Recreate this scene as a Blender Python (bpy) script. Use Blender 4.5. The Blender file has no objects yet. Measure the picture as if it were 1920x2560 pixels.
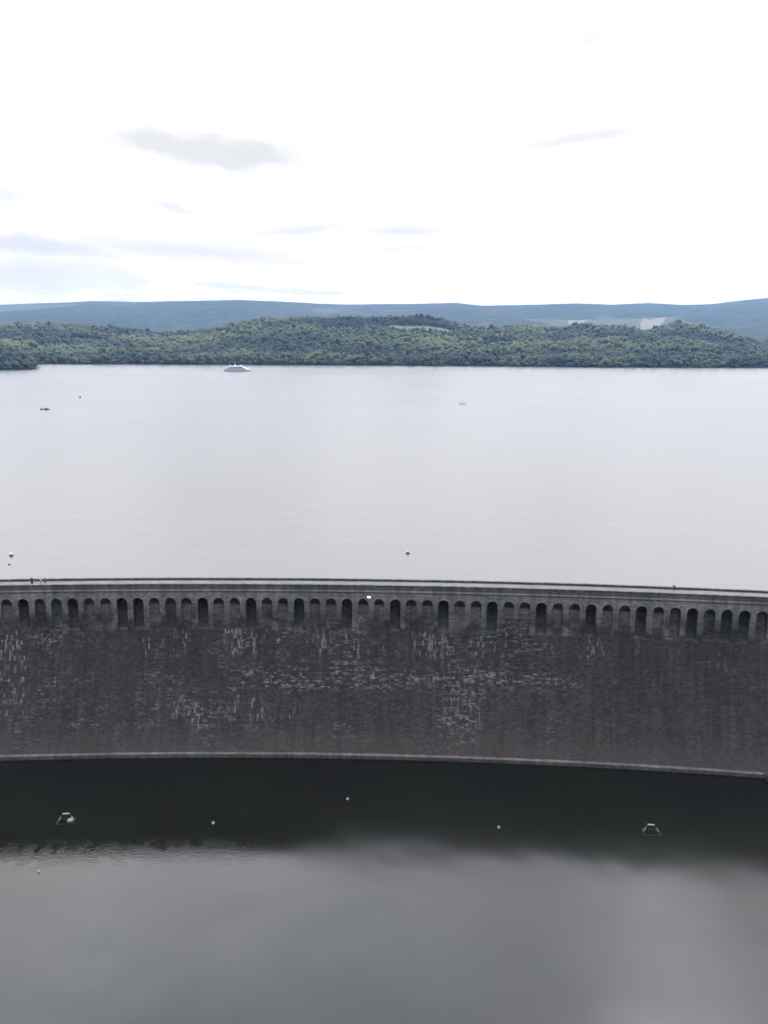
import bpy, bmesh, math, random
import numpy as np
from mathutils import Matrix, Vector, noise

random.seed(7)
rng = np.random.default_rng(7)
R = math.radians
sc = bpy.context.scene
C = sc.collection

# ------------------------------------------------------------------ helpers
def tag(o, label=None, cat=None, group=None, kind=None):
    if label: o['label'] = label
    if cat: o['category'] = cat
    if group: o['group'] = group
    if kind: o['kind'] = kind
    return o

def empty(name, loc=(0, 0, 0), rz=0.0):
    o = bpy.data.objects.new(name, None)
    o.location = loc
    o.rotation_euler = (0, 0, rz)
    o.empty_display_size = 0.3
    C.objects.link(o)
    return o

def obj_from(name, verts, faces, mat, parent=None, uv=None, smooth=False):
    me = bpy.data.meshes.new(name)
    me.from_pydata([tuple(v) for v in verts], [], [tuple(f) for f in faces])
    if uv is not None:
        lay = me.uv_layers.new(name='UVMap')
        for l in me.loops:
            lay.data[l.index].uv = uv[l.vertex_index]
    if smooth:
        for p in me.polygons: p.use_smooth = True
    if mat: me.materials.append(mat)
    o = bpy.data.objects.new(name, me)
    C.objects.link(o)
    if parent: o.parent = parent
    return o

def obj_bm(name, bm, mat, parent=None, smooth=False):
    me = bpy.data.meshes.new(name)
    bmesh.ops.recalc_face_normals(bm, faces=bm.faces)
    bm.to_mesh(me); bm.free()
    if smooth:
        for p in me.polygons: p.use_smooth = True
    if mat: me.materials.append(mat)
    o = bpy.data.objects.new(name, me)
    C.objects.link(o)
    if parent: o.parent = parent
    return o

def big_mesh(name, verts, tris, mat, tint=None, parent=None):
    """fast mesh from numpy triangles, one tint value per vertex"""
    me = bpy.data.meshes.new(name)
    n, m = len(verts), len(tris)
    me.vertices.add(n)
    me.vertices.foreach_set('co', np.ascontiguousarray(verts, np.float32).ravel())
    me.loops.add(m * 3)
    me.loops.foreach_set('vertex_index', np.ascontiguousarray(tris, np.int32).ravel())
    me.polygons.add(m)
    me.polygons.foreach_set('loop_start', np.arange(0, m * 3, 3, dtype=np.int32))
    me.update(calc_edges=True)
    if tint is not None:
        a = me.attributes.new('tint', 'FLOAT', 'POINT')
        a.data.foreach_set('value', np.ascontiguousarray(tint, np.float32))
    me.materials.append(mat)
    o = bpy.data.objects.new(name, me)
    C.objects.link(o)
    if parent: o.parent = parent
    return o

def box(bm, x0, x1, y0, y1, z0, z1, M=None):
    vs = [bm.verts.new((x, y, z)) for z in (z0, z1) for y in (y0, y1) for x in (x0, x1)]
    for f in ((0, 2, 3, 1), (4, 5, 7, 6), (0, 1, 5, 4), (2, 6, 7, 3), (0, 4, 6, 2), (1, 3, 7, 5)):
        bm.faces.new([vs[i] for i in f])
    if M is not None:
        for v in vs: v.co = M @ v.co
    return vs

def tube(bm, a, b, r0, r1=None, n=10):
    a, b = Vector(a), Vector(b)
    r1 = r0 if r1 is None else r1
    d = (b - a).normalized()
    q = d.to_track_quat('Z', 'Y')
    ra, rb = [], []
    for i in range(n):
        t = 2 * math.pi * i / n
        e = q @ Vector((math.cos(t), math.sin(t), 0))
        ra.append(bm.verts.new(a + e * r0)); rb.append(bm.verts.new(b + e * r1))
    for i in range(n):
        j = (i + 1) % n
        bm.faces.new((ra[i], ra[j], rb[j], rb[i]))
    bm.faces.new(ra[::-1]); bm.faces.new(rb)

def lathe(bm, prof, n=20, at=(0, 0, 0)):
    rings = []
    for r, z in prof:
        rings.append([bm.verts.new((at[0] + r * math.cos(2 * math.pi * i / n), at[1] + r * math.sin(2 * math.pi * i / n), at[2] + z)) for i in range(n)])
    for a, b in zip(rings, rings[1:]):
        for i in range(n):
            j = (i + 1) % n
            bm.faces.new((a[i], a[j], b[j], b[i]))
    bm.faces.new(rings[0][::-1]); bm.faces.new(rings[-1])

# ------------------------------------------------------------------ node helpers
class NT:
    def __init__(self, tree): self.t = tree; self.n = tree.nodes; self.l = tree.links
    def new(self, typ, **kw):
        nd = self.n.new(typ)
        for k, v in kw.items(): setattr(nd, k, v)
        return nd
    def put(self, sock, v):
        if isinstance(v, bpy.types.NodeSocket): self.l.new(v, sock)
        else:
            try: sock.default_value = v
            except Exception: sock.default_value = (*v, 1.0) if len(v) == 3 else v
    def math(self, op, a, b=0.0, c=None, clamp=False):
        nd = self.new('ShaderNodeMath', operation=op, use_clamp=clamp)
        self.put(nd.inputs[0], a); self.put(nd.inputs[1], b)
        if c is not None: self.put(nd.inputs[2], c)
        return nd.outputs[0]
    def vmath(self, op, a, b):
        nd = self.new('ShaderNodeVectorMath', operation=op)
        self.put(nd.inputs[0], a); self.put(nd.inputs[1], b)
        return nd.outputs['Value'] if op in ('LENGTH', 'DISTANCE', 'DOT_PRODUCT') else nd.outputs[0]
    def smooth(self, x, a, b, lo=0.0, hi=1.0):
        nd = self.new('ShaderNodeMapRange', interpolation_type='SMOOTHSTEP')
        for i, v in enumerate((x, a, b, lo, hi)): self.put(nd.inputs[i], v)
        return nd.outputs[0]
    def noise(self, vec, scale, detail=3.0, rough=0.5, dist=0.0):
        nd = self.new('ShaderNodeTexNoise')
        self.put(nd.inputs['Vector'], vec); self.put(nd.inputs['Scale'], scale)
        self.put(nd.inputs['Detail'], detail); self.put(nd.inputs['Roughness'], rough); self.put(nd.inputs['Distortion'], dist)
        return nd.outputs['Fac']
    def mix(self, f, a, b, typ='MIX'):
        nd = self.new('ShaderNodeMix', data_type='RGBA', blend_type=typ)
        self.put(nd.inputs[0], f); self.put(nd.inputs[6], a); self.put(nd.inputs[7], b)
        return nd.outputs[2]
    def xyz(self, x, y, z):
        nd = self.new('ShaderNodeCombineXYZ')
        for i, v in enumerate((x, y, z)): self.put(nd.inputs[i], v)
        return nd.outputs[0]
    def sep(self, v):
        nd = self.new('ShaderNodeSeparateXYZ'); self.put(nd.inputs[0], v); return nd.outputs

def mat_new(name):
    m = bpy.data.materials.new(name); m.use_nodes = True
    g = NT(m.node_tree)
    return m, g, m.node_tree.nodes['Principled BSDF']

def simple(name, col, rough=0.6, metal=0.0, vary=0.15, scale=6.0):
    m, g, b = mat_new(name)
    tc = g.new('ShaderNodeTexCoord').outputs['Object']
    n = g.noise(tc, scale, 4, 0.6)
    f = g.smooth(n, 0.3, 0.7)
    lo = tuple(c * (1 - vary) for c in col); hi = tuple(min(1, c * (1 + vary)) for c in col)
    g.put(b.inputs['Base Color'], g.mix(f, lo, hi))
    b.inputs['Roughness'].default_value = rough; b.inputs['Metallic'].default_value = metal
    return m

# ------------------------------------------------------------------ materials
def stone(name, ca, cb, white=1.0, mortar=0.82, low=None):
    m, g, b = mat_new(name)
    uv = g.new('ShaderNodeTexCoord').outputs['UV']
    s, z, _ = g.sep(uv)
    s = g.math('SUBTRACT', s, 13.0)
    big = g.smooth(g.noise(g.xyz(g.math('MULTIPLY', s, .10), g.math('MULTIPLY', z, .07), 0), 1.0, 5, .6), .32, .68)
    col = g.mix(big, ca, cb)
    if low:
        # paler stone under the cornice, blending to the wall colour further down
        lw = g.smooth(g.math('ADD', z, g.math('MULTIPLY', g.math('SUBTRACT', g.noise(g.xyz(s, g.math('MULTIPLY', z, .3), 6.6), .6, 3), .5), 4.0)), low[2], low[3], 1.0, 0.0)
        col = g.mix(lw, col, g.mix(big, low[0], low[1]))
    # brown, greenish and violet blotches of old stone
    hue = g.smooth(g.noise(g.xyz(g.math('MULTIPLY', s, .21), g.math('MULTIPLY', z, .24), 4.2), 1.0, 3), .5, .66)
    col = g.mix(g.math('MULTIPLY', hue, .55), col, (ca[0] * .92, ca[1] * 1.10, ca[2] * .98))
    hue2 = g.smooth(g.noise(g.xyz(g.math('MULTIPLY', s, .16), g.math('MULTIPLY', z, .19), 9.7), 1.0, 3), .52, .66)
    col = g.mix(g.math('MULTIPLY', hue2, .55), col, (cb[0] * 1.10, cb[1] * .97, cb[2] * .95))
    # single stones, laid in courses
    br = g.new('ShaderNodeTexBrick', offset=.5, squash=1.0)
    g.put(br.inputs['Vector'], uv); br.inputs['Scale'].default_value = 1.0
    br.inputs['Brick Width'].default_value = .95; br.inputs['Row Height'].default_value = .42
    br.inputs['Mortar Size'].default_value = .035; br.inputs['Mortar Smooth'].default_value = .3
    br.inputs['Color1'].default_value = (1.30, 1.30, 1.30, 1); br.inputs['Color2'].default_value = (.72, .72, .72, 1)
    br.inputs['Mortar'].default_value = (mortar, mortar, mortar, 1)
    col = g.mix(1.0, col, br.outputs['Color'], 'MULTIPLY')
    # horizontal wash lines
    rows = g.noise(g.xyz(g.math('MULTIPLY', s, .05), g.math('MULTIPLY', z, 1.6), 1.3), 1.0, 3, .6)
    col = g.mix(.8, col, g.mix(rows, (.80, .80, .80), (1.2, 1.2, 1.2)), 'MULTIPLY')
    # long vertical run-off streaks, darker and paler
    st = g.noise(g.xyz(g.math('MULTIPLY', s, .75), g.math('MULTIPLY', z, .06), 2.0), 1.0, 5, .62)
    col = g.mix(.9, col, g.mix(g.smooth(st, .33, .68), (.76, .76, .78), (1.22, 1.21, 1.20)), 'MULTIPLY')
    if white > 0:
        wv = g.new('ShaderNodeTexNoise'); g.put(wv.inputs['Vector'], uv); wv.inputs['Scale'].default_value = 3.0; wv.inputs['Detail'].default_value = 3
        jx, jy, _ = g.sep(wv.outputs['Color'])
        s0_, z0_ = s, z
        s = g.math('ADD', s, g.math('MULTIPLY', jx, .45)); z = g.math('ADD', z, g.math('MULTIPLY', jy, .35))
        def cells(ws, wz, off, thr):
            v = g.xyz(g.math('FLOOR', g.math('DIVIDE', g.math('ADD', s, off), ws)), g.math('FLOOR', g.math('DIVIDE', g.math('ADD', z, off), wz)), off)
            wn = g.new('ShaderNodeTexWhiteNoise', noise_dimensions='3D'); g.put(wn.inputs['Vector'], v)
            return g.smooth(wn.outputs['Value'], thr, thr + .22)
        # ragged edges so that the lime stains do not look gridded
        nse = g.smooth(g.noise(g.xyz(g.math('MULTIPLY', s, 2.6), g.math('MULTIPLY', z, .75), 7.0), 1.0, 4, .6), .40, .56)
        horizontal = g.smooth(g.noise(g.xyz(g.math('MULTIPLY', s, .9), g.math('MULTIPLY', z, 2.4), 3.0), 1.0, 4, .6), .42, .56)
        fl = g.math('MAXIMUM', cells(.36, 1.15, 3.1, .73), cells(.6, 2.3, 23.7, .80))
        vert = g.math('MULTIPLY', fl, nse)
        hor = g.math('MULTIPLY', g.math('MAXIMUM', cells(.95, .42, 11.3, .66), cells(2.1, .42, 31.9, .72)), horizontal)
        fine = g.math('MULTIPLY', cells(.5, .42, 51.0, .70), g.smooth(g.noise(g.xyz(g.math('MULTIPLY', s, .8), g.math('MULTIPLY', z, .9), 2.7), 1.0, 3, .6), .5, .65))
        def band(z0, w, s0=None, s1=None):
            d = g.math('DIVIDE', g.math('SUBTRACT', z, z0), w)
            e = g.math('POWER', 2.718, g.math('MULTIPLY', -1.0, g.math('MULTIPLY', d, d)))
            if s0 is not None:
                e = g.math('MULTIPLY', e, g.math('MULTIPLY', g.smooth(s, s0 - 6, s0 + 6), g.smooth(s, s1 - 6, s1 + 6, 1, 0)))
            return e
        patch = g.smooth(g.noise(g.xyz(g.math('MULTIPLY', s, .11), g.math('MULTIPLY', z, .11), 5.5), 1.0, 4, .6), .48, .66)
        patch2 = g.smooth(g.noise(g.xyz(g.math('MULTIPLY', s, .22), g.math('MULTIPLY', z, .03), 8.5), 1.0, 3, .6), .44, .62)
        fade = g.smooth(s, 48, 85, 1.0, .42)
        mv = g.math('ADD', g.math('MULTIPLY', band(-8.6, 2.8), g.math('ADD', .45, g.math('MULTIPLY', patch2, .75))), g.math('MULTIPLY', patch, .55))
        mv = g.math('ADD', mv, g.math('MULTIPLY', band(-23.2, 2.4, -34, 2), 1.1))
        mv = g.math('ADD', mv, g.math('MULTIPLY', band(-14, 10, -76, -58), .9))
        mv = g.math('ADD', mv, g.math('MULTIPLY', band(-15.8, 1.4, 22, 62), 1.0))
        mh = g.math('ADD', g.math('MULTIPLY', band(-15.8, 1.9, -14, 64), .62), g.math('ADD', g.math('MULTIPLY', patch, .60), .14))
        mh = g.math('ADD', mh, g.math('MULTIPLY', band(-18.0, .8, -14, 22), .6))
        w = g.math('ADD', g.math('MULTIPLY', vert, g.math('MULTIPLY', mv, g.math('ADD', .25, g.math('MULTIPLY', patch2, .9)))), g.math('ADD', g.math('MULTIPLY', hor, mh), g.math('MULTIPLY', fine, .25)), clamp=True)
        w = g.math('MULTIPLY', g.math('MULTIPLY', w, fade), white, clamp=True)
        w = g.math('MULTIPLY', g.math('POWER', w, 1.35), .95)
        col = g.mix(w, col, (.215, .203, .195))
        # a lime-washed belt near the foot
        foot = g.smooth(z, -31.6, -24.5, 1.0, 0.0)
        col = g.mix(g.math('MULTIPLY', foot, .5), col, (cb[0] * 1.55, cb[1] * 1.48, cb[2] * 1.5))
    g.put(b.inputs['Base Color'], col)
    b.inputs['Roughness'].default_value = .9
    b.inputs['Specular IOR Level'].default_value = .25
    bp = g.new('ShaderNodeBump'); bp.inputs['Strength'].default_value = .6; bp.inputs['Distance'].default_value = .06
    h = g.math('ADD', g.math('MULTIPLY', br.outputs['Fac'], -1.0), g.noise(uv, 3.5, 4, .6))
    g.put(bp.inputs['Height'], h); g.put(b.inputs['Normal'], bp.outputs['Normal'])
    return m

M = {}
M['wall'] = stone('wall_stone', (.0365, .0310, .0280), (.0480, .0408, .0368))
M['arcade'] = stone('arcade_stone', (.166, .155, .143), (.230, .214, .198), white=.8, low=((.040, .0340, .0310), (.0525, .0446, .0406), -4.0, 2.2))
M['niche'] = stone('niche_stone', (.044, .041, .039), (.064, .060, .057), white=.5)  # stone darkened in colour to deepen the shade inside the niches
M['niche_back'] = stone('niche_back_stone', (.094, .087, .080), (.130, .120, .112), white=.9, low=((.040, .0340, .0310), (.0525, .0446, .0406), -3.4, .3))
M['parapet'] = stone('parapet_stone', (.112, .105, .099), (.148, .139, .131), white=0)
M['coping'] = stone('coping_stone', (.070, .068, .072), (.095, .092, .096), white=0)
M['toe'] = stone('toe_stone', (.085, .077, .070), (.138, .126, .115), white=0)
M['road'] = simple('crest_paving', (.100, .098, .098), .85, vary=.22, scale=.25)
M['concrete'] = simple('concrete', (.022, .022, .021), .85, vary=.3, scale=.8)
M['white'] = simple('white_paint', (.72, .73, .74), .4, vary=.05)
M['boat_grey'] = simple('weathered_white_paint', (.62, .63, .65), .5, vary=.08)
M['raft_grey'] = simple('grey_planks', (.27, .27, .27), .8, vary=.1)
M['glass_dark'] = simple('dark_window_glass', (.07, .08, .09), .1, vary=.1)
M['dark'] = simple('black_hull_paint', (.02, .022, .026), .5)
M['rust'] = simple('rust_red_paint', (.12, .045, .045), .6, vary=.3)
M['pale'] = simple('pale_plastic', (.27, .265, .245), .45, vary=.06)
M['steel'] = simple('galvanised_steel', (.16, .16, .155), .6, 0, vary=.15)
M['steel_dark'] = simple('weedy_steel', (.014, .014, .012), .95, vary=.3)
M['skin'] = simple('skin', (.45, .28, .21), .5, vary=.05)
M['hair'] = simple('hair', (.03, .02, .015), .6)
M['navy'] = simple('dark_cloth', (.016, .017, .024), .9)
M['jean'] = simple('denim', (.03, .038, .06), .9)
M['lightcloth'] = simple('pale_cloth', (.30, .295, .29), .9)
M['bark'] = simple('bark', (.06, .045, .035), .9, vary=.3)

def leaf(name, dark, lite):
    m, g, b = mat_new(name)
    at = g.new('ShaderNodeAttribute', attribute_name='tint').outputs['Fac']
    g.put(b.inputs['Base Color'], g.mix(at, dark, lite))
    b.inputs['Roughness'].default_value = .75; b.inputs['Specular IOR Level'].default_value = .15
    return m
M['leaf'] = leaf('forest_leaves', (.014, .022, .013), (.076, .090, .034))
M['leaf_pale'] = leaf('pale_leaves', (.085, .098, .078), (.17, .18, .15))

def terrain_mat(name, fieldy):
    m, g, b = mat_new(name)
    p = g.new('ShaderNodeNewGeometry').outputs['Position']
    n = g.noise(p, .012, 6, .62)
    col = g.mix(g.smooth(n, .34, .66), (.006, .012, .011), (.032, .043, .033))
    n2 = g.noise(p, .09, 3, .6)
    col = g.mix(g.smooth(n2, .3, .7), g.mix(1, col, (.7, .7, .7), 'MULTIPLY'), g.mix(1, col, (1.3, 1.3, 1.3), 'MULTIPLY'))
    if fieldy:
        sx, sy, sz = g.sep(p)
        q = g.xyz(g.math('MULTIPLY', sx, .0011), g.math('MULTIPLY', sy, .0006), 3.0)
        f = g.smooth(g.noise(q, 1.0, 4, .55, .6), .54, .62)
        f = g.math('MULTIPLY', f, g.smooth(sy, 3400, 8200, .8, .4))
        col = g.mix(f, col, (.085, .085, .06))
    g.put(b.inputs['Base Color'], col)
    b.inputs['Roughness'].default_value = .95; b.inputs['Specular IOR Level'].default_value = .1
    bp = g.new('ShaderNodeBump'); bp.inputs['Strength'].default_value = 1.0; bp.inputs['Distance'].default_value = 12.0
    g.put(bp.inputs['Height'], g.noise(p, .06, 3, .6)); g.put(b.inputs['Normal'], bp.outputs['Normal'])
    return m
M['near_hill'] = terrain_mat('forest_floor', False)
M['far_hill'] = terrain_mat('distant_woods', True)
M['meadow'] = simple('meadow_grass', (.055, .066, .034), .95, vary=.3, scale=.03)
M['straw'] = simple('stubble_field', (.110, .096, .070), .95, vary=.15, scale=.04)
M['ground'] = simple('river_bed', (.05, .055, .045), .95, vary=.3, scale=.05)

def water(name, base, kind):
    m, g, b = mat_new(name)
    p = g.new('ShaderNodeNewGeometry').outputs['Position']
    x, y, z = g.sep(p)
    b.inputs['IOR'].default_value = 1.333
    if kind == 'lake':
        q = g.xyz(g.math('MULTIPLY', x, .8), g.math('MULTIPLY', y, 1.0), 0)
        h = g.math('ADD', g.math('MULTIPLY', g.noise(q, .55, 4, .6), 1.0), g.math('MULTIPLY', g.noise(q, .12, 2, .5), 2.2))
        gust = g.smooth(g.noise(g.xyz(g.math('MULTIPLY', x, .006), g.math('MULTIPLY', y, .012), 1), 1, 4, .55), .35, .65)
        g.put(b.inputs['Roughness'], g.math('ADD', .24, g.math('MULTIPLY', gust, .03)))
        bp = g.new('ShaderNodeBump'); bp.inputs['Strength'].default_value = .065; bp.inputs['Distance'].default_value = 1.0
        g.put(bp.inputs['Height'], h); g.put(b.inputs['Normal'], bp.outputs['Normal'])
        g.put(b.inputs['Base Color'], g.mix(gust, base, tuple(c * 1.05 for c in base)))
    else:
        # glassy with crisp wavelets at the left, rubbed dull by the wind at the right
        wx = g.math('ADD', x, g.math('MULTIPLY', g.math('SUBTRACT', g.noise(p, .06, 2), .5), 16.0))
        calm = g.smooth(wx, -28, -8, 1.0, 0.0)
        near = g.smooth(y, 92, 103)
        calm = g.math('MULTIPLY', calm, near)
        rough = g.math('ADD', g.math('MULTIPLY', calm, -.13), .17)
        g.put(b.inputs['Roughness'], rough)
        spot = g.smooth(g.noise(p, .5, 3, .6), .22, .56)
        chop = g.noise(g.xyz(g.math('MULTIPLY', x, 1.6), g.math('MULTIPLY', y, 1.0), 0), 2.6, 2, .5)
        swell = g.math('MULTIPLY', g.noise(g.xyz(g.math('MULTIPLY', x, .8), y, 3.0), .040, 2, .4, .3), .50)
        bp = g.new('ShaderNodeBump'); bp.inputs['Distance'].default_value = 1.0
        g.put(bp.inputs['Strength'], g.math('SUBTRACT', 1.0, g.math('MULTIPLY', calm, .90)))
        g.put(bp.inputs['Height'], swell)
        b2 = g.new('ShaderNodeBump'); b2.inputs['Distance'].default_value = 1.0
        g.put(b2.inputs['Strength'], g.math('ADD', .08, g.math('MULTIPLY', g.math('MULTIPLY', calm, spot), .92)))
        g.put(b2.inputs['Height'], g.math('MULTIPLY', chop, .017)); g.put(b2.inputs['Normal'], bp.outputs['Normal'])
        g.put(b.inputs['Normal'], b2.outputs['Normal'])
        tone = g.noise(p, .05, 3, .5)
        g.put(b.inputs['Base Color'], g.mix(g.smooth(tone, .35, .65), base, (base[0] * 1.05, base[1] * 1.25, base[2] * 1.1)))
    return m
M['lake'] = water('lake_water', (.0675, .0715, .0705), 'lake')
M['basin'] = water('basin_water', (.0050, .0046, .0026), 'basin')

# ------------------------------------------------------------------ dam
RAD, AX, AY = 1020.0, -30.0, 145.6        # plan radius of the crest, its apex
def P(s, off, z):
    """s metres along the crest, off metres out towards the valley"""
    a = s / RAD; r = RAD - off
    return (AX + r * math.sin(a), AY - RAD + r * math.cos(a), z)

ZP, ZR, ZC0, ZC1 = 5.0, 4.0, 3.45, 3.1     # parapet top, road, cornice
LW = -32.5                                 # lower water level
PITCH, S0 = 3.757, 32.75
ZA = 1.75                                  # crown of the arches
ZB = -6.0                                  # where the niches run out into the wall
OA = lambda z: .22 + (3.1 - z) * .115      # arcade face
def OW(z):                                 # lower wall face
    t = (ZB - z)
    return OA(ZB) + t * .268 + t * t * .0058
SMIN, SMAX = -300.0, 300.0

dam = empty('dam', (0, 0, 0))
tag(dam, 'long curved dark stone dam with a row of arched openings under its crest', 'dam')

def strip(name, rows, s_list, mat, parent=dam):
    """rows = list of (off, z); a sheet swept along the crest, uv = (s, height)"""
    verts, uv, faces = [], [], []
    n = len(rows)
    for s in s_list:
        acc = 0.0
        for i, (o, z) in enumerate(rows):
            if i: acc += abs(rows[i][0] - rows[i - 1][0]) if abs(z - rows[i - 1][1]) < .05 else 0
            verts.append(P(s, o, z)); uv.append((s, z - acc))
    for k in range(len(s_list) - 1):
        for i in range(n - 1):
            a = k * n + i
            faces.append((a, a + 1, a + n + 1, a + n))
    return obj_from(name, verts, faces, mat, parent, uv)

S_ALL = list(np.arange(SMIN, SMAX + .1, 2.5))
zs = [ZB + (LW + 1.0 - ZB) * i / 40 for i in range(41)]
wall_rows = [(OW(z), z) for z in zs]
strip('wall_face', wall_rows, S_ALL, M['wall'])
strip('toe_ledge', [(OW(LW + 1.0), LW + .97), (OW(LW + 1.0) + .75, LW + .93), (OW(LW + 1.0) + .8, LW + .85), (OW(LW + 1.0) + .8, LW - 2.5)], S_ALL, M['toe'])
strip('cornice', [(-.02, ZC0 + .28), (.30, ZC0 - .04), (.31, ZC0 - .22), (.23, ZC1), (.2, ZC1 - .02)], S_ALL, M['parapet'])
pp = strip('parapet', [(-.55, ZR - .1), (-.55, ZP - .18), (0, ZP - .18), (0, ZC0 + .10)], S_ALL, M['parapet'])
tag(pp, 'downstream stone parapet of the crest road')
cp = strip('parapet_coping', [(-.50, ZP - .20), (-.62, ZP - .17), (-.62, ZP - .03), (-.30, ZP), (.07, ZP - .03), (.07, ZP - .17), (-.02, ZP - .20)], S_ALL, M['coping'])
strip('crest_road', [(-.5, ZR), (-2.9, ZR + .03), (-5.35, ZR)], S_ALL, M['road'])
strip('kerb', [(-.56, ZR + .02), (-.85, ZR + .12), (-.9, ZR + .12), (-.92, ZR - .02)], S_ALL, M['parapet'])
up = strip('parapet', [(-5.2, ZR - .1), (-5.2, ZR + .47), (-5.25, ZR + .5), (-5.7, ZR + .5), (-5.75, ZR + .47), (-5.75, 2.4), (-6.1, 2.3), (-6.6, -8.0), (-7.0, -36.0)], S_ALL, M['coping'])
tag(up, 'low dark stone parapet on the lake side of the crest')
# the arcade: piers, spandrels and arches as one face with an opening in every bay
K0, K1 = -28, 27
W2, RA, NSEG = 1.23, 1.23, 12              # half opening, arch radius
def bay_outline():
    pts = [(-W2, ZB)]
    zc = ZA - RA
    for i in range(6): pts.append((-W2, ZB + (zc - ZB) * (i + 1) / 6))
    for i in range(1, NSEG): 
        a = math.pi - math.pi * i / NSEG
        pts.append((RA * math.cos(a), zc + RA * math.sin(a)))
    for i in range(6): pts.append((W2, zc + (ZB - zc) * i / 6))
    pts.append((W2, ZB))
    return pts
OUT = bay_outline()
av, auv, af = [], [], []
def addv(s, z, o=None):
    av.append(P(s, OA(z) if o is None else o, z)); auv.append((s, z)); return len(av) - 1
for k in range(K0, K1 + 1):
    sc0 = S0 + k * PITCH
    L, Rr = sc0 - PITCH / 2, sc0 + PITCH / 2
    n = len(OUT)
    inner = [addv(sc0 + x, z) for x, z in OUT]
    outer = []
    for x, z in OUT:
        if z <= ZA - RA + 1e-6 and x < 0: outer.append(addv(L, z))
        elif z <= ZA - RA + 1e-6 and x > 0: outer.append(addv(Rr, z))
        else:
            t = (x + W2) / (2 * W2); outer.append(addv(L + t * (Rr - L), ZC1))
    for i in range(n - 1):
        af.append((inner[i], inner[i + 1], outer[i + 1], outer[i]))
    # corners beside the arch
    iL = max(i for i in range(n) if OUT[i][1] <= ZA - RA + 1e-6 and OUT[i][0] < 0)
    iR = min(i for i in range(n) if OUT[i][1] <= ZA - RA + 1e-6 and OUT[i][0] > 0)
    cl = addv(L, ZC1); cr = addv(Rr, ZC1)
    af.append((outer[iL], outer[iL + 1], cl)); af.append((outer[iR], cr, outer[iR - 1]))
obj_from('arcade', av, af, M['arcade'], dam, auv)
# raised arch rings and imposts
rv, ruv, rf = [], [], []
for k in range(K0, K1 + 1):
    sc0 = S0 + k * PITCH
    zc = ZA - RA; base = len(rv); m = 13
    for i in range(m):
        a = math.pi * i / (m - 1)
        for rr, dz in ((RA + .005, .08), (RA + .30, .08), (RA + .30, -.02)):
            x, z = rr * math.cos(a), zc + rr * math.sin(a)
            rv.append(P(sc0 + x, OA(z) + dz, z)); ruv.append((sc0 + x, z))
    for i in range(m - 1):
        for j in range(2):
            a = base + i * 3 + j
            rf.append((a, a + 1, a + 4, a + 3))
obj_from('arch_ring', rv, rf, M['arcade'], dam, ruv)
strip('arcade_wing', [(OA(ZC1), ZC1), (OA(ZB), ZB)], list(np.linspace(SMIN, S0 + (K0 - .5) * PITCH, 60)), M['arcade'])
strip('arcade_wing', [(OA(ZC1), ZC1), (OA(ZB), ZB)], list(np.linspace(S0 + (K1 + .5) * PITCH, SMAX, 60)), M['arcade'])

deep = {-27, -23, -20, -17, -16, -12, -9, -6, -3, 0, 3, 6, 9, 12, 15, 18, 20, 21, 24, 27}
mid = {-21, -14, -22, 19, 17, 22, 23, 25, 26}
for k in range(K0, K1 + 1):
    sc0 = S0 + k * PITCH
    D, zend = (2.6, ZB) if k in deep else ((1.5, ZB) if k in mid else (.62 + .12 * math.sin(k * 2.3), -3.6 + .5 * math.sin(k * 1.7)))
    def back(z):
        d = D * min(1.0, max(0.0, (z - zend) / (ZA - zend))) ** (.55 if k in deep else .6)
        # behind every arch the top of the niche is an open overflow slot
        if z > ZA - RA - .55 and k not in deep: d = max(d, 1.5)
        return OA(z) - max(d, .012)
    v, uv, f = [], [], []
    n = len(OUT)
    zc = ZA - RA
    pts = OUT
    for x, z in pts: v.append(P(sc0 + x, OA(z) - .002, z)); uv.append((sc0 + x, z))
    for x, z in pts: v.append(P(sc0 + x, back(z), z)); uv.append((sc0 + x, z))
    for i in range(n - 1): f.append((i, n + i, n + i + 1, i + 1))
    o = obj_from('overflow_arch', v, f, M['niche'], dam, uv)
    # back sheet of the niche, finer rows
    zr = sorted(set([ZB + (zc - .9 - ZB) * i / 10 for i in range(11)] + [zc - .56, zc - .54, zc - .2, zc] + [zc + RA * math.sin(math.pi / 2 * i / 6) for i in range(1, 7)]))
    v, uv, f = [], [], []
    for z in zr:
        w = W2 if z <= zc else math.sqrt(max(0, RA * RA - (z - zc) ** 2))
        for t in (-1, -.33, .33, 1):
            v.append(P(sc0 + w * t, back(z), z)); uv.append((sc0 + w * t, z))
    for i in range(len(zr) - 1):
        for j in range(3):
            a = i * 4 + j; f.append((a, a + 1, a + 5, a + 4))
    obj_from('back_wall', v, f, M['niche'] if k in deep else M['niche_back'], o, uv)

# side wall of the lower basin, its corner just inside the right edge
bm = bmesh.new()
box(bm, 84.0, 87.0, 60.0, 127.2, LW - 3, LW + .9)
box(bm, 83.85, 87.2, 59.8, 127.2, LW + .9, LW + 1.12)
sw = obj_bm('basin_side_wall', bm, M['concrete'])
tag(sw, 'low dark wall closing the lower basin at the right end of the dam foot', 'wall')

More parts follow.
